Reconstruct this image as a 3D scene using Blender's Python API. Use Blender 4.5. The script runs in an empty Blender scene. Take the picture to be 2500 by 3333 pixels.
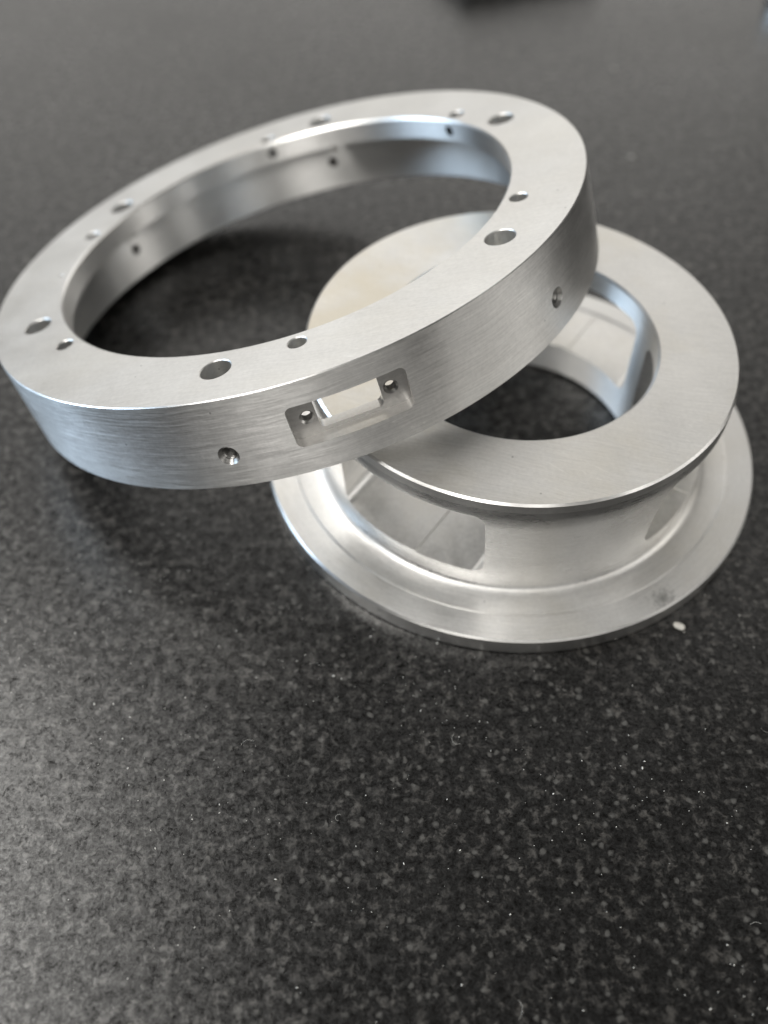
import bpy, bmesh, math, random
from mathutils import Vector, Matrix, noise as mnoise
random.seed(7)
MM = 0.001
scene = bpy.context.scene
col = scene.collection
R = math.radians

# ------------------------------------------------------------------ camera
cam_d = bpy.data.cameras.new('camera')
cam = bpy.data.objects.new('camera', cam_d)
col.objects.link(cam)
cam_d.sensor_fit = 'HORIZONTAL'
cam_d.sensor_width = 36.0
cam_d.lens = 36.0 * 3135.34 / 2500.0
cam_d.clip_start = 0.01
cam_d.clip_end = 50
fw = Vector((0, 0.61836509, -0.78589097))
rt = Vector((0.99988502, -0.01191701, -0.0093767))
up = Vector((0.0151637, 0.78580061, 0.61829399))
cm = Matrix((rt, up, -fw)).transposed().to_4x4()
cm.translation = Vector((0, 0, 161.3713)) * MM
cam.matrix_world = cm
cam_d.dof.use_dof = True
cam_d.dof.focus_distance = 0.163
cam_d.dof.aperture_fstop = 11.5
scene.camera = cam

# ------------------------------------------------------------------ light
world = bpy.data.worlds.new('World')
scene.world = world
world.use_nodes = True
bg = world.node_tree.nodes['Background']
bg.inputs['Color'].default_value = (1.0, 0.975, 0.93, 1)
bg.inputs['Strength'].default_value = 0.05


def area_light(name, loc, target, sx, sy, radiance, color):
    d = bpy.data.lights.new(name, 'AREA')
    d.shape = 'RECTANGLE'
    d.size, d.size_y = sx, sy
    d.energy = radiance * math.pi * sx * sy
    d.color = color
    o = bpy.data.objects.new(name, d)
    col.objects.link(o)
    o.location = loc
    o.rotation_euler = (Vector(target) - Vector(loc)).to_track_quat('-Z', 'Y').to_euler()
    return o


OBJ = (0.0, 0.15, 0.0)
# bright end of the room beyond the objects, ceiling panels, the room behind the camera, a bluish window to the left
WARM = (1.0, 0.975, 0.93)
area_light('far_window_wall', (-0.3, 3.6, 1.55), OBJ, 4.6, 2.1, 1.38, WARM)
area_light('ceiling_panel', (0.15, 1.60, 1.70), OBJ, 2.6, 0.85, 0.88, WARM)
area_light('ceiling_panel', (-0.98, 0.22, 1.6), OBJ, 1.6, 0.7, 9.0, WARM)
area_light('ceiling_panel', (-0.70, -1.6, 1.5), OBJ, 0.9, 0.9, 6.0, WARM)
area_light('ceiling_panel', (0.35, -1.45, 1.75), OBJ, 0.35, 1.0, 3.0, WARM)
area_light('ceiling_panel', (1.75, -1.0, 1.6), OBJ, 0.22, 1.1, 4.0, WARM)
area_light('ceiling_panel', (1.9, 0.1, 1.5), OBJ, 0.3, 1.1, 6.0, WARM)
area_light('room_behind', (0.6, -2.8, 0.9), OBJ, 3.4, 1.5, 0.6, WARM)
area_light('room_right', (2.9, -0.5, 1.0), OBJ, 3.0, 1.6, 0.75, WARM)
area_light('side_window', (-2.3, 0.50, 0.85), OBJ, 1.4, 1.2, 8.0, (0.62, 0.80, 1.0))

scene.view_settings.view_transform = 'Standard'
scene.view_settings.look = 'None'
scene.view_settings.exposure = 0.0
scene.view_settings.gamma = 1.0
scene.view_settings.use_curve_mapping = False
scene.cycles.max_bounces = 10
scene.cycles.glossy_bounces = 8


# ------------------------------------------------------------------ materials
class NT:
    def __init__(self, name):
        self.m = bpy.data.materials.new(name)
        self.m.use_nodes = True
        self.t = self.m.node_tree
        self.b = self.t.nodes['Principled BSDF']

    def n(self, typ, **kw):
        x = self.t.nodes.new(typ)
        for k, v in kw.items():
            setattr(x, k, v)
        return x

    def l(self, a, b):
        self.t.links.new(a, b)

    def math(self, op, a, b=None, c=None):
        x = self.n('ShaderNodeMath', operation=op)
        for i, v in enumerate((a, b, c)):
            if v is None:
                continue
            if isinstance(v, (int, float)):
                x.inputs[i].default_value = v
            else:
                self.l(v, x.inputs[i])
        return x.outputs[0]

    def noise(self, vec, scale, detail=3, rough=0.5):
        x = self.n('ShaderNodeTexNoise')
        x.inputs['Scale'].default_value = scale
        x.inputs['Detail'].default_value = detail
        x.inputs['Roughness'].default_value = rough
        self.l(vec, x.inputs['Vector'])
        return x.outputs['Fac']

    def ramp(self, fac, stops):
        x = self.n('ShaderNodeValToRGB')
        e = x.color_ramp.elements
        while len(e) < len(stops):
            e.new(0.5)
        for i, (p, c) in enumerate(stops):
            e[i].position = p
            e[i].color = (c, c, c, 1) if isinstance(c, (int, float)) else (*c, 1)
        self.l(fac, x.inputs['Fac'])
        return x.outputs['Color']

    def rng(self, v, a, b, c, d):
        x = self.n('ShaderNodeMapRange')
        x.inputs['From Min'].default_value = a
        x.inputs['From Max'].default_value = b
        x.inputs['To Min'].default_value = c
        x.inputs['To Max'].default_value = d
        self.l(v, x.inputs['Value'])
        return x.outputs['Result']

    def comb(self, x, y, z):
        c = self.n('ShaderNodeCombineXYZ')
        for i, v in enumerate((x, y, z)):
            if isinstance(v, (int, float)):
                c.inputs[i].default_value = v
            else:
                self.l(v, c.inputs[i])
        return c.outputs[0]

    def mixc(self, fac, a, b, mode='MIX'):
        x = self.n('ShaderNodeMix', data_type='RGBA', blend_type=mode)
        if isinstance(fac, (int, float)):
            x.inputs[0].default_value = fac
        else:
            self.l(fac, x.inputs[0])
        for s, v in ((6, a), (7, b)):
            if isinstance(v, tuple):
                x.inputs[s].default_value = (*v, 1)
            else:
                self.l(v, x.inputs[s])
        return x.outputs[2]

    def obj(self):
        return self.n('ShaderNodeTexCoord').outputs['Object']

    def sep(self, v):
        s = self.n('ShaderNodeSeparateXYZ')
        self.l(v, s.inputs[0])
        return s.outputs

    def bump(self, h, dist, strength=1.0, normal=None):
        b = self.n('ShaderNodeBump')
        b.inputs['Distance'].default_value = dist
        b.inputs['Strength'].default_value = strength
        self.l(h, b.inputs['Height'])
        if normal is not None:
            self.l(normal, b.inputs['Normal'])
        return b.outputs['Normal']


SMUDGE = (0.0262, -0.0438, 0.0043)
ALU = (0.82, 0.812, 0.795)


def alu(name, mode, rough=0.3, aniso=0.0, streak=1.0, direction=0.0, dirt=0.15, base=ALU, chatter=0.0, stain=0.0, smudge=False, stain_shade=False):
    """machined aluminium. mode: 'turned' streaks run round the axis, 'flat' straight lines, 'milled' scallops"""
    k = NT(name)
    o = k.obj()
    x, y, z = k.sep(o)
    if mode == 'turned':
        ang = k.math('ARCTAN2', y, x)
        r = k.math('SQRT', k.math('ADD', k.math('MULTIPLY', x, x), k.math('MULTIPLY', y, y)))
        rz = k.math('ADD', z, r)
        # slow wander so that the sanding lines slant a little
        wander = k.math('MULTIPLY', k.noise(k.comb(k.math('MULTIPLY', ang, 1.3), 0, 0), 2.0, 2), 0.0022)
        rw = k.math('ADD', rz, wander)
        v1 = k.comb(k.math('MULTIPLY', ang, 6.0), k.math('MULTIPLY', rw, 2400), 0)
        v2 = k.comb(k.math('MULTIPLY', ang, 22.0), k.math('MULTIPLY', rz, 5200), 3.0)
        v3 = k.comb(k.math('MULTIPLY', ang, 7.0), k.math('MULTIPLY', k.math('ADD', rw, k.math('MULTIPLY', ang, 0.006)), 1500), 9.0)
    elif mode == 'flat':
        c, s = math.cos(direction), math.sin(direction)
        a = k.math('ADD', k.math('MULTIPLY', x, c), k.math('MULTIPLY', y, s))
        b = k.math('ADD', k.math('MULTIPLY', x, -s), k.math('MULTIPLY', y, c))
        wob = k.math('MULTIPLY', k.noise(o, 30.0, 2), 0.006)
        b = k.math('ADD', b, wob)
        v1 = k.comb(k.math('MULTIPLY', a, 130), k.math('MULTIPLY', b, 2200), 0)
        v2 = k.comb(k.math('MULTIPLY', a, 330), k.math('MULTIPLY', b, 5200), 5.0)
        b2 = k.math('ADD', b, k.math('MULTIPLY', a, 0.35))
        v3 = k.comb(k.math('MULTIPLY', a, 75), k.math('MULTIPLY', b2, 1300), 7.0)
    else:
        v1 = k.comb(k.math('MULTIPLY', x, 500), k.math('MULTIPLY', y, 500), k.math('MULTIPLY', z, 1600))
        v2 = k.comb(k.math('MULTIPLY', x, 1500), k.math('MULTIPLY', y, 1500), k.math('MULTIPLY', z, 3200))
        v3 = k.comb(k.math('MULTIPLY', x, 300), k.math('MULTIPLY', y, 300), k.math('MULTIPLY', z, 900))
    # single scratches: thin ridges of a stretched noise
    s3 = k.noise(v3, 1.0, 1, 0.5)
    scr = k.rng(k.math('ABSOLUTE', k.math('SUBTRACT', s3, 0.60)), 0.0, 0.012, 1.0, 0.0)
    scr = k.math('MULTIPLY', scr, k.rng(k.noise(o, 90.0, 2), 0.48, 0.62, 0.0, 1.0))
    n1 = k.noise(v1, 1.0, 3, 0.6)
    n2 = k.noise(v2, 1.0, 3, 0.6)
    streaks = k.math('ADD', k.math('MULTIPLY', n1, 0.6), k.math('MULTIPLY', n2, 0.4))
    patch = k.noise(o, 55.0, 4, 0.6)
    grain = k.noise(o, 1400.0, 2, 0.6)
    rr = k.math('ADD', k.rng(streaks, 0.3, 0.7, rough - 0.06 * streak, rough + 0.07 * streak),
                k.rng(patch, 0.3, 0.7, -0.03, 0.04))
    k.l(rr, k.b.inputs['Roughness'])
    tone = k.math('ADD', k.rng(streaks, 0.3, 0.7, 1.0 - 0.13 * streak, 1.0 + 0.10 * streak),
                  k.rng(patch, 0.3, 0.7, -dirt * 0.5, dirt * 0.25))
    tone = k.math('ADD', tone, k.rng(grain, 0.3, 0.7, -0.04, 0.04))
    tone = k.math('ADD', tone, k.math('MULTIPLY', scr, 0.16 * streak))
    # sparse pits and specks of dirt
    vor = k.n('ShaderNodeTexVoronoi')
    vor.inputs['Scale'].default_value = 260
    k.l(o, vor.inputs['Vector'])
    d = vor.outputs['Distance']
    rnd = k.sep(vor.outputs['Color'])[0]
    speck = k.math('MULTIPLY', k.math('LESS_THAN', d, 0.055), k.math('GREATER_THAN', rnd, 0.80))
    tone = k.math('MULTIPLY', tone, k.math('SUBTRACT', 1.0, k.math('MULTIPLY', speck, 0.35)))
    hs = k.n('ShaderNodeMix', data_type='RGBA', blend_type='MULTIPLY')
    hs.inputs[0].default_value = 1.0
    hs.inputs[6].default_value = (*base, 1)
    k.l(k.comb(tone, tone, tone), hs.inputs[7])
    csock = hs.outputs[2]
    if stain:
        sp = k.rng(k.noise(o, 38.0, 4, 0.65), 0.45, 0.70, 0.0, stain)
        csock = k.mixc(sp, csock, (0.62, 0.57, 0.46))
    if stain_shade:
        # yellowish stain plus the shade under the ring, put into the colour
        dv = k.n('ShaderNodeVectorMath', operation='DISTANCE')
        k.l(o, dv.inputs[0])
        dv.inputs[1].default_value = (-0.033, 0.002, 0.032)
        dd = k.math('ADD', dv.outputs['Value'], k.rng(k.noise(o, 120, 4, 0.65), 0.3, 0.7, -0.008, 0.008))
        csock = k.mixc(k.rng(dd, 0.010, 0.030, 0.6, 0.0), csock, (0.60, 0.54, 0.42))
    if smudge:
        # a thumb-print of black grease near the rim
        dv = k.n('ShaderNodeVectorMath', operation='DISTANCE')
        k.l(o, dv.inputs[0])
        dv.inputs[1].default_value = SMUDGE
        dd = k.math('ADD', dv.outputs['Value'], k.rng(k.noise(o, 900, 4, 0.7), 0.3, 0.7, -0.0016, 0.0016))
        csock = k.mixc(k.rng(dd, 0.0000, 0.0028, 0.6, 0.0), csock, (0.12, 0.12, 0.115))
    k.l(csock, k.b.inputs['Base Color'])
    k.b.inputs['Metallic'].default_value = 1.0
    nb = k.bump(streaks, 0.000009 * streak, 0.6)
    nb = k.bump(patch, 0.00005, 0.2, nb)
    if chatter:
        band = k.noise(k.comb(k.math('MULTIPLY', ang, 9.0), 0, 0), 1.0, 3, 0.6)
        nb = k.bump(band, 0.00009 * chatter, 1.0, nb)
    k.l(nb, k.b.inputs['Normal'])
    if aniso:
        k.b.inputs['Anisotropic'].default_value = aniso
        k.b.inputs['Anisotropic Rotation'].default_value = 0.25
        tg = k.n('ShaderNodeTangent', direction_type='RADIAL', axis='Z')
        k.l(tg.outputs[0], k.b.inputs['Tangent'])
    return k.m


M_WALL = alu('brushed_aluminium_wall', 'turned', 0.40, 0.85, 1.2, chatter=0.6)
M_TOP = alu('faced_aluminium', 'flat', 0.44, 0.0, 0.6, R(-8), stain=0.12, base=(0.67, 0.664, 0.65))
M_INNER = alu('turned_aluminium_bore', 'turned', 0.42, 0.96, 0.5, chatter=0.6)
M_HOLE = alu('drilled_aluminium', 'turned', 0.38, 0.0, 0.8, base=(0.70, 0.69, 0.67))
M_MILL = alu('milled_aluminium', 'milled', 0.36, 0.0, 0.6, base=(0.78, 0.77, 0.755))
M_FLOOR = alu('pocket_floor_aluminium', 'milled', 0.48, 0.0, 1.0, base=(0.50, 0.49, 0.475))  # base darker than the pocket walls: shade of the recess painted in
M_SLOT = alu('end_milled_aluminium', 'milled', 0.40, 0.0, 1.1, stain=0.25, base=(0.83, 0.82, 0.80))
M_THREAD = alu('tapped_aluminium', 'turned', 0.30, 0.0, 0.6, base=(0.36, 0.355, 0.345))
M_SHADED_BORE = alu('shaded_bore', 'turned', 0.45, 0.0, 0.6, base=(0.03, 0.03, 0.03))  # depth shade of the blind cross holes, put into a near-black base
M_EDGE = alu('chamfered_aluminium', 'turned', 0.30, 0.3, 0.5)
M_RIM = alu('turned_aluminium_rim', 'turned', 0.30, 0.2, 0.5, chatter=0.2)
M_DISH = alu('turned_aluminium_hub', 'turned', 0.28, 0.2, 0.8, dirt=0.2, base=(0.66, 0.655, 0.645))
M_FLANGE = alu('turned_aluminium_flange', 'turned', 0.45, 0.0, 0.9, dirt=0.16, stain=0.25, smudge=True)
M_STOP = alu('faced_aluminium_flange', 'flat', 0.40, 0.0, 0.9, R(-14), dirt=0.22, stain=0.35, stain_shade=True, base=(0.70, 0.692, 0.675))


def granite():
    k = NT('black_granite')
    o = k.obj()
    # mineral flecks: several sizes of irregular grains
    warp = k.n('ShaderNodeTexNoise')
    warp.inputs['Scale'].default_value = 700
    warp.inputs['Detail'].default_value = 3
    k.l(o, warp.inputs['Vector'])
    wv = k.n('ShaderNodeVectorMath', operation='MULTIPLY_ADD')
    k.l(warp.outputs['Color'], wv.inputs[0])
    wv.inputs[1].default_value = (0.0012, 0.0012, 0)
    k.l(o, wv.inputs[2])
    v = wv.outputs[0]
    n1 = k.noise(v, 480, 6, 0.74)
    n2 = k.noise(v, 1500, 4, 0.7)
    n3 = k.noise(v, 150, 4, 0.6)
    vor = k.n('ShaderNodeTexVoronoi')
    vor.inputs['Scale'].default_value = 800
    k.l(v, vor.inputs['Vector'])
    cell = k.sep(vor.outputs['Color'])
    f1 = k.math('MULTIPLY', k.rng(n1, 0.52, 0.64, 0, 1), k.rng(n3, 0.36, 0.60, 0.3, 1))
    f2 = k.math('MULTIPLY', k.math('GREATER_THAN', cell[0], 0.86), k.rng(vor.outputs['Distance'], 0.2, 0.5, 1, 0))
    base = k.rng(n2, 0.3, 0.7, 0.0008, 0.009)
    c = k.mixc(f1, (0.0022, 0.0019, 0.0016), (0.050, 0.046, 0.041))
    c = k.mixc(k.math('MULTIPLY', f2, 0.7), c, (0.085, 0.082, 0.076))
    g = k.mixc(1.0, c, k.comb(base, base, base), 'ADD')
    k.l(g, k.b.inputs['Base Color'])
    # pale grains take a polish, the black matrix between them is duller
    mott = k.math('ADD', k.math('MULTIPLY', n1, 0.55), k.math('MULTIPLY', n2, 0.45))
    k.l(k.rng(mott, 0.38, 0.66, 0.08, 0.84), k.b.inputs['Specular IOR Level'])
    wipe = k.noise(o, 16.0, 4, 0.6)
    rg = k.math('ADD', k.rng(n1, 0.35, 0.65, 0.25, 0.33), k.rng(wipe, 0.3, 0.7, -0.04, 0.05))
    k.l(rg, k.b.inputs['Roughness'])
    k.b.inputs['IOR'].default_value = 1.6
    h = k.math('ADD', k.math('MULTIPLY', n2, 0.6), k.math('MULTIPLY', n1, 0.4))
    k.l(k.bump(h, 0.00010, 0.5), k.b.inputs['Normal'])
    return k.m


M_GRANITE = granite()


def plain(name, color, rough, metallic=0.0, var=0.1, scale=900):
    k = NT(name)
    o = k.obj()
    t = k.rng(k.noise(o, scale, 3, 0.6), 0.3, 0.7, 1 - var, 1 + var)
    k.l(k.mixc(1.0, color, k.comb(t, t, t), 'MULTIPLY'), k.b.inputs['Base Color'])
    k.b.inputs['Roughness'].default_value = rough
    k.b.inputs['Metallic'].default_value = metallic
    return k.m


M_CHIP = plain('white_plastic', (0.55, 0.535, 0.49), 0.55)
M_DUST = plain('pale_dust', (0.62, 0.61, 0.57), 0.5)
M_CRUMB = plain('grey_crumb', (0.30, 0.29, 0.27), 0.6)
M_DARK = plain('black_oxide_steel', (0.05, 0.055, 0.05), 0.42, 0.6)


# ------------------------------------------------------------------ mesh helpers (millimetres in, metres out)
def tag(o, label=None, cat=None, group=None, kind=None):
    if label:
        o['label'] = label
    if cat:
        o['category'] = cat
    if group:
        o['group'] = group
    if kind:
        o['kind'] = kind
    return o


def empty(name, mat):
    o = bpy.data.objects.new(name, None)
    o.empty_display_size = 0.01
    col.objects.link(o)
    o.matrix_world = mat
    return o


def lathe_mesh(name, prof, segs, first_index=0, closed=True):
    """prof: [(r, z)] closed loop; face material_index = first_index + segment number"""
    n = len(prof)
    vs, fs, mi = [], [], []
    for j in range(segs):
        a = 2 * math.pi * j / segs
        c, s = math.cos(a), math.sin(a)
        for r, z in prof:
            vs.append((r * c, r * s, z))
    for j in range(segs):
        j2 = (j + 1) % segs
        for i in range(n if closed else n - 1):
            i2 = (i + 1) % n
            fs.append((j * n + i, j2 * n + i, j2 * n + i2, j * n + i2))
            mi.append(first_index + i)
    me = bpy.data.meshes.new(name)
    me.from_pydata(vs, [], fs)
    me.polygons.foreach_set('material_index', mi)
    me.update()
    return me


def tool_lathe(prof, mat, segs, index):
    """solid of revolution along local z used as a cutter; prof from bottom to top, r > 0"""
    vs, fs = [], []
    n = len(prof)
    for j in range(segs):
        a = 2 * math.pi * j / segs
        for r, z in prof:
            vs.append(mat @ Vector((r * math.cos(a), r * math.sin(a), z)))
    for j in range(segs):
        j2 = (j + 1) % segs
        for i in range(n - 1):
            fs.append((j * n + i, j2 * n + i, j2 * n + i + 1, j * n + i + 1))
    fs.append(tuple(j * n for j in reversed(range(segs))))
    fs.append(tuple(j * n + n - 1 for j in range(segs)))
    return vs, fs, index


def tool_prism(w, z0, z1, rad, d0, d1, ang, index, nc=8, ridge=()):
    """rounded rectangle (tangential half-width w, heights z0..z1) swept radially from d0 to d1 at azimuth ang"""
    e = Vector((math.cos(ang), math.sin(ang), 0))
    t = Vector((-math.sin(ang), math.cos(ang), 0))
    loop = []
    for cx, cz, a0 in ((w - rad, z1 - rad, 0), (-w + rad, z1 - rad, 90), (-w + rad, z0 + rad, 180), (w - rad, z0 + rad, 270)):
        for i in range(nc + 1):
            a = R(a0 + 90 * i / nc)
            loop.append((cx + rad * math.cos(a), cz + rad * math.sin(a)))
    k = 3 * (nc + 1)
    loop[k:k] = list(ridge)
    n = len(loop)
    vs = [e * d0 + t * x + Vector((0, 0, z)) for x, z in loop] + [e * d1 + t * x + Vector((0, 0, z)) for x, z in loop]
    fs = [(i, (i + 1) % n, n + (i + 1) % n, n + i) for i in range(n)]
    fs.append(tuple(reversed(range(n))))
    fs.append(tuple(range(n, 2 * n)))
    return vs, fs, index


def cut(me, groups):
    """exact boolean differences, one per group of non-overlapping cutters; face material_index carries the origin"""
    for i in range(120):
        me.materials.append(None)
    ob = bpy.data.objects.new('blank', me)
    col.objects.link(ob)
    for g in groups:
        vs, fs, mi = [], [], []
        for v, f, idx in g:
            b = len(vs)
            vs += [tuple(x) for x in v]
            fs += [tuple(b + q for q in x) for x in f]
            mi += [idx] * len(f)
        cme = bpy.data.meshes.new('cutter')
        cme.from_pydata(vs, [], fs)
        for i in range(120):
            cme.materials.append(None)
        cme.polygons.foreach_set('material_index', mi)
        bm = bmesh.new()
        bm.from_mesh(cme)
        bmesh.ops.recalc_face_normals(bm, faces=bm.faces)
        bm.to_mesh(cme)
        bm.free()
        co = bpy.data.objects.new('cutter', cme)
        col.objects.link(co)
        md = ob.modifiers.new('b', 'BOOLEAN')
        md.operation = 'DIFFERENCE'
        md.solver = 'EXACT'
        md.object = co
        md.material_mode = 'INDEX'
        dg = bpy.context.evaluated_depsgraph_get()
        new = bpy.data.meshes.new_from_object(ob.evaluated_get(dg))
        ob.modifiers.clear()
        ob.data = new
        bpy.data.objects.remove(co)
    res = ob.data
    bpy.data.objects.remove(ob)
    return res


def split_parts(me, classify, normal_of, root):
    """hand out the faces of a finished solid to part objects.
    classify(index, centre, normal) -> (part key, material); normal_of(index, point, face normal) -> shading normal"""
    buckets = {}
    order = []
    for p in me.polygons:
        key, mat = classify(p.material_index, p.center, p.normal)
        if key not in buckets:
            buckets[key] = ([], [], {}, [], [], [])
            order.append(key)
        vs, fs, vm, mats, mi, nr = buckets[key]
        f = []
        for v in p.vertices:
            if v not in vm:
                vm[v] = len(vs)
                vs.append(me.vertices[v].co.copy())
            f.append(vm[v])
            nr.append(normal_of(p.material_index, me.vertices[v].co, p.normal))
        fs.append(f)
        if mat not in mats:
            mats.append(mat)
        mi.append(mats.index(mat))
    out = {}
    for key in order:
        vs, fs, vm, mats, mi, nr = buckets[key]
        m2 = bpy.data.meshes.new(key[0])
        m2.from_pydata([v * MM for v in vs], [], fs)
        for m in mats:
            m2.materials.append(m)
        m2.polygons.foreach_set('material_index', mi)
        m2.polygons.foreach_set('use_smooth', [True] * len(fs))
        m2.update()
        m2.normals_split_custom_set([tuple(x) for x in nr])
        o = bpy.data.objects.new(key[0], m2)
        col.objects.link(o)
        o.parent = root
        out[key] = o
    return out


def seg_normals(prof, smooth):
    """outward profile normals at both ends of each segment; smooth: set of vertex numbers shaded through"""
    n = len(prof)
    fn = []
    for i in range(n):
        (r0, z0), (r1, z1) = prof[i], prof[(i + 1) % n]
        d = Vector((z1 - z0, -(r1 - r0))).normalized()
        fn.append(d)
    res = []
    for i in range(n):
        a = (fn[i] + fn[i - 1]).normalized() if i in smooth else fn[i]
        j = (i + 1) % n
        b = (fn[i] + fn[j]).normalized() if j in smooth else fn[i]
        res.append((a, b))
    return res


def lathe_normal(prof, sn, i, co):
    (r0, z0), (r1, z1) = prof[i], prof[(i + 1) % len(prof)]
    r = math.hypot(co.x, co.y)
    d = Vector((r1 - r0, z1 - z0))
    t = max(0, min(1, ((r - r0) * d.x + (co.z - z0) * d.y) / d.length_squared))
    q = sn[i][0].lerp(sn[i][1], t).normalized()
    return Vector((q.x * co.x / r, q.x * co.y / r, q.y))


# ------------------------------------------------------------------ the granite top
bm = bmesh.new()
for x, y in ((-1.2, -0.6), (1.2, -0.6), (1.2, 1.5), (-1.2, 1.5)):
    bm.verts.new((x, y, 0))
bm.faces.new(bm.verts)
ext = bmesh.ops.extrude_face_region(bm, geom=bm.faces[:])
for v in [g for g in ext['geom'] if isinstance(g, bmesh.types.BMVert)]:
    v.co.z = -0.03
bmesh.ops.recalc_face_normals(bm, faces=bm.faces)
me = bpy.data.meshes.new('countertop')
bm.to_mesh(me)
bm.free()
me.materials.append(M_GRANITE)
top_o = bpy.data.objects.new('countertop', me)
col.objects.link(top_o)
tag(top_o, 'black speckled granite countertop under the machined parts', 'countertop', kind='structure')

# ------------------------------------------------------------------ the flanged spool
RB, RU, RL, ZU, ZL = 27.07, 42.75, 53.04, 32.18, 4.28
dish = [(46.9, 4.08), (45.4, 4.02), (43.6, 4.08), (42.3, 4.3), (41.55, 4.75)]
ctrl = [(41.55, 4.75), (41.2, 5.4), (41.0, 6.6), (40.93, 8.5), (40.98, 11.0), (41.15, 14.0), (41.45, 18.0),
        (41.9, 22.0), (42.4, 25.0), (42.68, 27.6), (42.74, 28.8), (42.75, 30.0)]


def catmull(pts, per):
    out = []
    for i in range(len(pts) - 1):
        p0 = Vector(pts[max(i - 1, 0)])
        p1, p2 = Vector(pts[i]), Vector(pts[i + 1])
        p3 = Vector(pts[min(i + 2, len(pts) - 1)])
        for j in range(per):
            t = j / per
            out.append(tuple(0.5 * ((2 * p1) + (p2 - p0) * t + (2 * p0 - 5 * p1 + 4 * p2 - p3) * t * t + (3 * p1 - p0 - 3 * p2 + p3) * t ** 3)))
    out.append(tuple(pts[-1]))
    return out


sprof = [(27.9, 0.0), (52.7, 0.0), (RL, 0.35), (RL, ZL - 0.42), (RL - 0.35, ZL), (47.5, ZL)]
c0 = len(sprof)
sprof += catmull(dish, 4)
cd = len(sprof) - 1
sprof += catmull(ctrl, 4)[1:]
c1 = len(sprof) - 1
sprof += [(RU, ZU - 0.38), (RU - 0.42, ZU), (RB + 0.5, ZU), (RB, ZU - 0.5), (RB, 27.599), (RB, 8.501), (RB, 0.9)]
NS = len(sprof)
s_smooth = (set(range(c0 + 1, c1 + 1)) - {cd}) | {NS - 3, NS - 2}
s_sn = seg_normals(sprof, s_smooth)
sme = lathe_mesh('spool', sprof, 320)
SLOTS = [-125.75, 54.25, -32.0, 148.0]
Z0, Z1, SR, SW = 8.5, 27.6, 2.4, 16.4
sme = cut(sme, [[tool_prism(SW, Z0, Z1, SR, 8, 60, R(a), 100 + i, 8, [(0.2, Z0), (0.35, Z0 + 0.3), (2.85, Z0 + 0.3), (3.0, Z0)])] for i, a in enumerate(SLOTS)])
spool = empty('flanged_spool', Matrix.Translation(Vector((27.449, 145.131, 0)) * MM))
tag(spool, 'aluminium flanged spool with windowed hub, standing flat on the granite', 'spool')


def s_class(i, c, n):
    if i >= 100:
        if n.z > 0.9 and c.z < 12:
            return ('lower_flange',), M_SLOT
        if n.z < -0.9:
            return ('upper_flange',), M_SLOT
        return ('hub_wall',), M_SLOT
    if i == NS - 4:
        return ('upper_flange',), M_INNER
    if i == NS - 3:
        return ('hub_wall',), M_INNER
    if i in (NS - 2, NS - 1):
        return ('lower_flange',), M_INNER
    if c.z > 27.599:
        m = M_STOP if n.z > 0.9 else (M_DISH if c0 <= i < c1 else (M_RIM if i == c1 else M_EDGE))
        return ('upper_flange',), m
    if c.z < 8.5:
        return ('lower_flange',), {1: M_RIM, 2: M_RIM, 3: M_EDGE}.get(i, M_FLANGE if i < cd else M_DISH)
    return ('hub_wall',), M_DISH


def s_norm(i, co, n):
    if i < 100:
        return lathe_normal(sprof, s_sn, i, co)
    a = R(SLOTS[i - 100])
    t = Vector((-math.sin(a), math.cos(a), 0))
    x, z = co.dot(t), co.z
    w, rad = SW, SR
    if abs(x) < 5 and z < Z0 + 1:
        return n
    dx = max(abs(x) - (w - rad), 0) * (1 if x > 0 else -1)
    dz = (z - (Z1 - rad)) if z > Z1 - rad else ((z - (Z0 + rad)) if z < Z0 + rad else 0)
    q = t * dx + Vector((0, 0, dz))
    return -q.normalized() if q.length > 0.5 else n


sp_parts = split_parts(sme, s_class, s_norm, spool)

# ------------------------------------------------------------------ the drilled ring
RO, RI, RC, H, LIP = 65.0, 49.65, 57.5, 18.744, 4.95
rprof = [(57.8, 0.0), (RO - 0.12, 0.0), (RO, 0.12), (RO, H - 0.18), (RO - 0.18, H), (RI + 0.38, H), (RI, H - 0.38), (RI, H - LIP), (RC, H - LIP), (RC, 0.3)]
r_sn = seg_normals(rprof, set())
rme = lathe_mesh('ring', rprof, 360)
I4 = Matrix.Identity(4)


def at_polar(r, deg, z=0):
    return Matrix.Translation((r * math.cos(R(deg)), r * math.sin(R(deg)), z))


def radial(deg, z):
    """local z points outwards along the radius"""
    a = R(deg)
    e = Vector((math.cos(a), math.sin(a), 0))
    t = Vector((-math.sin(a), math.cos(a), 0))
    m = Matrix((t, Vector((0, 0, 1)), e)).transposed().to_4x4()
    m.translation = Vector((0, 0, z))
    return m


BOLT = [-98.0, -36.5, 24.6, 83.2, 142.6, -158.5]
SMALL = [-82.4, -20.6, 39.4, 98.0, 157.4, -143.4]
axes = {}
g1, g2, g3, g4 = [], [], [], []
for i, a in enumerate(BOLT):
    m = at_polar(55.45, a)
    g1.append(tool_lathe([(2.85, H - 9), (2.85, H - 0.16), (3.3, H + 0.29)], m, 48, 20 + i))
    axes[20 + i] = m
for i, a in enumerate(SMALL):
    m = at_polar(53.0, a)
    g2.append(tool_lathe([(1.72, H - 9), (1.72, H - 0.18), (2.2, H + 0.3)], m, 36, 30 + i))
    axes[30 + i] = m
m = at_polar(52.3, 177.8)
g2.append(tool_lathe([(0.5, H - 2.5), (0.5, H - 0.1), (0.8, H + 0.2)], m, 20, 40))
axes[40] = m


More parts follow.
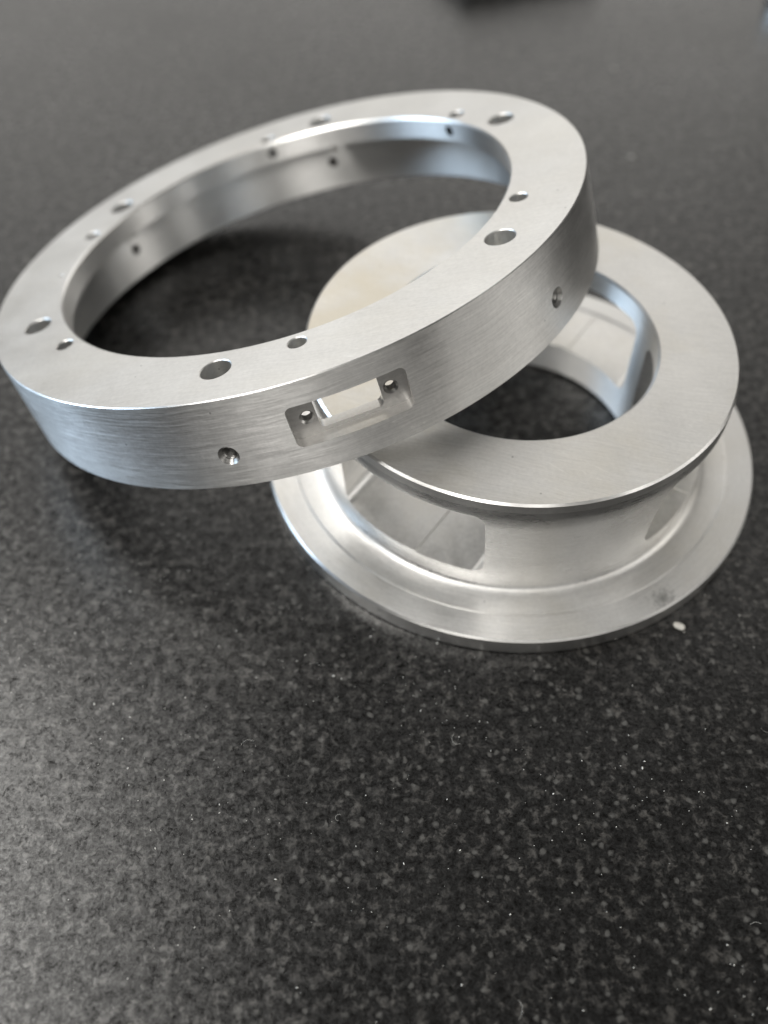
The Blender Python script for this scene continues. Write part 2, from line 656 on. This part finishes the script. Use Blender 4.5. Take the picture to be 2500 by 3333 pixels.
def thread(r0, r1, d0, d1, pitch):
    p = []
    d = d0
    while d < d1:
        p += [(r0, d), (r1, d + pitch / 2)]
        d += pitch
    return p + [(r0, d)]


for i, a in enumerate(BOLT):
    m = radial(a + 0.3, H - 11.75)
    pf = thread(1.28, 1.52, 55.0, 64.0, 0.62)
    pf += [(1.30, 64.2), (1.75, 64.72), (2.45, 65.6)]
    g3.append(tool_lathe(pf, m, 32, 50 + i))
    axes[50 + i] = m
for i, a in enumerate(SMALL[2:4]):
    m = radial(a - 0.4, H - 2.5)
    g3.append(tool_lathe([(1.25, 45.0), (1.25, 62.0)], m, 28, 60 + i))
    axes[60 + i] = m
PA = -77.25
g4.append(tool_prism(10.75, H - 13.2, H - 4.75, 1.25, 61.6, 68, R(PA), 80, 6))
g3.append(tool_prism(9.0, H - 15.2, H - LIP - 0.05, 1.1, 52, 59.2, R(PA), 82, 6))
g5 = [tool_prism(5.85, H - 12.45, H - 5.2, 1.1, 52, 64, R(PA), 81, 6)]
for i, (t_off, z_off) in enumerate(((-7.55, -9.35), (7.75, -9.35))):
    e = radial(PA, H + z_off)
    m = e @ Matrix.Translation((t_off, 0, 0))
    g5.append(tool_lathe(thread(0.98, 1.12, 52.0, 60.6, 0.5) + [(1.0, 61.2), (1.42, 61.65), (1.42, 64)], m, 28, 70 + i))
    axes[70 + i] = m
rme = cut(rme, [g1, g2, g3, g4, g5])

nrm = Vector((-0.25140068, 0.17682221, 0.95159424)).normalized()
uax = Vector((0.9678831, 0.0459283, 0.24716977))
uax = (uax - nrm * uax.dot(nrm)).normalized()
vax = nrm.cross(uax)
rm = Matrix((uax, vax, nrm)).transposed().to_4x4()
rm.translation = Vector((-16.6308, 173.8582, 19.9837 - 0.03)) * MM
ring = empty('drilled_ring', rm)
tag(ring, 'brushed aluminium ring with drilled holes, leaning tilted on the spool', 'ring')
PART = {2: 'bolt_hole', 3: 'dowel_hole', 4: 'pin_hole', 5: 'tapped_hole', 6: 'cross_hole', 7: 'screw_hole'}


def r_class(i, c, n):
    if i >= 80:
        rad_dir = Vector((math.cos(R(PA)), math.sin(R(PA)), 0))
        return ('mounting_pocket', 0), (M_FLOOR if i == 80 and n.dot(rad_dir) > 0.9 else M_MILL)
    if i >= 20:
        return (PART[i // 10], i), {5: M_THREAD, 7: M_THREAD, 6: M_SHADED_BORE}.get(i // 10, M_HOLE)
    if i in (2,):
        return ('ring_body', 0), M_WALL
    if i == 4:
        return ('ring_body', 0), M_TOP
    if i in (6, 8):
        return ('ring_body', 0), M_INNER
    return ('ring_body', 0), M_EDGE


def r_norm(i, co, n):
    if i < 20:
        return lathe_normal(rprof, r_sn, i, co)
    if i < 80:
        m = axes[i]
        q = m.inverted() @ co
        ax = (m.to_3x3() @ Vector((0, 0, 1))).normalized()
        rad = m.to_3x3() @ Vector((q.x, q.y, 0))
        if rad.length < 0.05 or abs(n.dot(ax)) > 0.95:
            return n
        k = n.dot(ax)
        return (-rad.normalized() * math.sqrt(max(0, 1 - k * k)) + ax * k).normalized()
    return n


ring_parts = split_parts(rme, r_class, r_norm, ring)
pocket = ring_parts[('mounting_pocket', 0)]
pocket['label'] = 'milled rectangular pocket with a see-through window'
for k, o in ring_parts.items():
    if k[0] == 'screw_hole':
        o.parent = pocket
        o.matrix_parent_inverse = Matrix.Identity(4)


# ------------------------------------------------------------------ small things on the granite
def solid(name, bm, mat, loc=(0, 0, 0), rz=0.0, parent=None, smooth=True):
    me = bpy.data.meshes.new(name)
    bmesh.ops.recalc_face_normals(bm, faces=bm.faces)
    if smooth:
        for f in bm.faces:
            f.smooth = True
    bm.to_mesh(me)
    bm.free()
    me.materials.append(mat)
    o = bpy.data.objects.new(name, me)
    col.objects.link(o)
    o.location = loc
    o.rotation_euler = (0, 0, rz)
    o.parent = parent
    return o


def chip(name, x, y, sx, sy, sz, rz, mat, label, cat):
    b = bmesh.new()
    bmesh.ops.create_icosphere(b, subdivisions=3, radius=1)
    for v in b.verts:
        k = 1 + 0.16 * mnoise.noise(v.co * 1.4 + Vector((x, y, 0)))
        p = v.co * k
        q = Vector((math.copysign(abs(p.x) ** 0.75, p.x), math.copysign(abs(p.y) ** 0.8, p.y), p.z))
        v.co = Vector((q.x * sx, q.y * sy, max(q.z, -0.8) * sz)) * MM
    zmin = min(v.co.z for v in b.verts)
    for v in b.verts:
        v.co.z -= zmin
    return tag(solid(name, b, mat, (x * MM, y * MM, 0), rz), label, cat)


chip('plastic_chip', 56.93, 97.44, 1.15, 0.72, 0.45, R(-27), M_CHIP, 'small oval white chip lying on the granite by the lower flange', 'chip')
chip('metal_crumb', 75.5, 260.2, 0.75, 0.65, 0.3, 0.4, M_CRUMB, 'pale round crumb on the granite behind the spool', 'crumb')
chip('metal_crumb', 78.8, 312.8, 0.8, 0.6, 0.25, 1.0, M_CRUMB, 'faint pale crumb on the granite near the dark block', 'crumb')

# dust and lint, far too much to count
b = bmesh.new()
rnd = random.Random(3)


def speck(x, y, s, el, rz):
    m = Matrix.Translation((x * MM, y * MM, s * 0.3 * MM)) @ Matrix.Rotation(rz, 4, 'Z') @ Matrix.Diagonal((s * el * MM, s * MM, s * 0.5 * MM, 1))
    bmesh.ops.create_icosphere(b, subdivisions=1, radius=1, matrix=m)


clumps = [(rnd.uniform(-70, 70), rnd.uniform(25, 110), rnd.uniform(5, 16)) for _ in range(16)]
for i in range(520):
    if i % 3:
        cx, cy, cr = rnd.choice(clumps)
        x, y = rnd.gauss(cx, cr), rnd.gauss(cy, cr * 0.7)
    else:
        x, y = rnd.uniform(-75, 75), rnd.uniform(20, 150)
    speck(x, y, 0.035 + 0.03 * rnd.expovariate(1.0), rnd.uniform(1, 2.6), rnd.uniform(0, 3.14))
for _ in range(14):
    x, y, a = rnd.uniform(-70, 70), rnd.uniform(20, 130), rnd.uniform(0, 6.28)
    curl, L, w = rnd.uniform(-0.5, 0.5), rnd.uniform(0.25, 0.5), rnd.uniform(0.014, 0.022)
    ring_prev = None
    for s in range(8):
        ringv = [b.verts.new(((x + w * math.cos(q) * -math.sin(a)) * MM, (y + w * math.cos(q) * math.cos(a)) * MM, (w + w * math.sin(q)) * MM)) for q in (0.5, 2.6, 4.7)]
        if ring_prev:
            for k in range(3):
                b.faces.new((ring_prev[k], ring_prev[(k + 1) % 3], ringv[(k + 1) % 3], ringv[k]))
        ring_prev = ringv
        x += L * math.cos(a)
        y += L * math.sin(a)
        a += curl + rnd.uniform(-0.15, 0.15)
tag(solid('dust', b, M_DUST), 'pale dust specks and lint fibres scattered over the granite', 'dust', kind='stuff')

# a dark block and a round metal foot, mostly beyond the top of the frame
blk = empty('steel_block', Matrix.Translation((0.0335, 0.3710, 0)) @ Matrix.Rotation(R(22), 4, 'Z'))
tag(blk, 'dark steel block standing on the granite far behind the ring', 'block')
b = bmesh.new()
bmesh.ops.create_cube(b, size=1, matrix=Matrix.Translation((0.030, 0.02, 0.0055)) @ Matrix.Diagonal((0.06, 0.04, 0.011, 1)))
bmesh.ops.bevel(b, geom=b.edges[:], offset=0.0012, segments=3, affect='EDGES')
solid('block_body', b, M_DARK, parent=blk, smooth=False)
b = bmesh.new()
bmesh.ops.create_cube(b, size=1, matrix=Matrix.Translation((0.030, 0.02, 0.0125)) @ Matrix.Diagonal((0.05, 0.03, 0.003, 1)))
bmesh.ops.bevel(b, geom=b.edges[:], offset=0.0006, segments=2, affect='EDGES')
solid('top_plate', b, M_MILL, parent=blk, smooth=False)

pf = [(0.1, 0), (9.2, 0), (10, 0.8), (10, 7.0), (9.2, 8.0), (4.0, 8.0), (3.4, 7.4), (3.4, 3.0), (0.1, 3.0)]
me = lathe_mesh('round_foot', pf, 64)
me.polygons.foreach_set('material_index', [0] * len(me.polygons))
me.transform(Matrix.Scale(MM, 4))
me.materials.append(M_EDGE)
foot = bpy.data.objects.new('round_foot', me)
col.objects.link(foot)
foot.location = (0.1515, 0.361, 0)
tag(foot, 'round pale metal foot on the granite at the far right corner', 'foot')
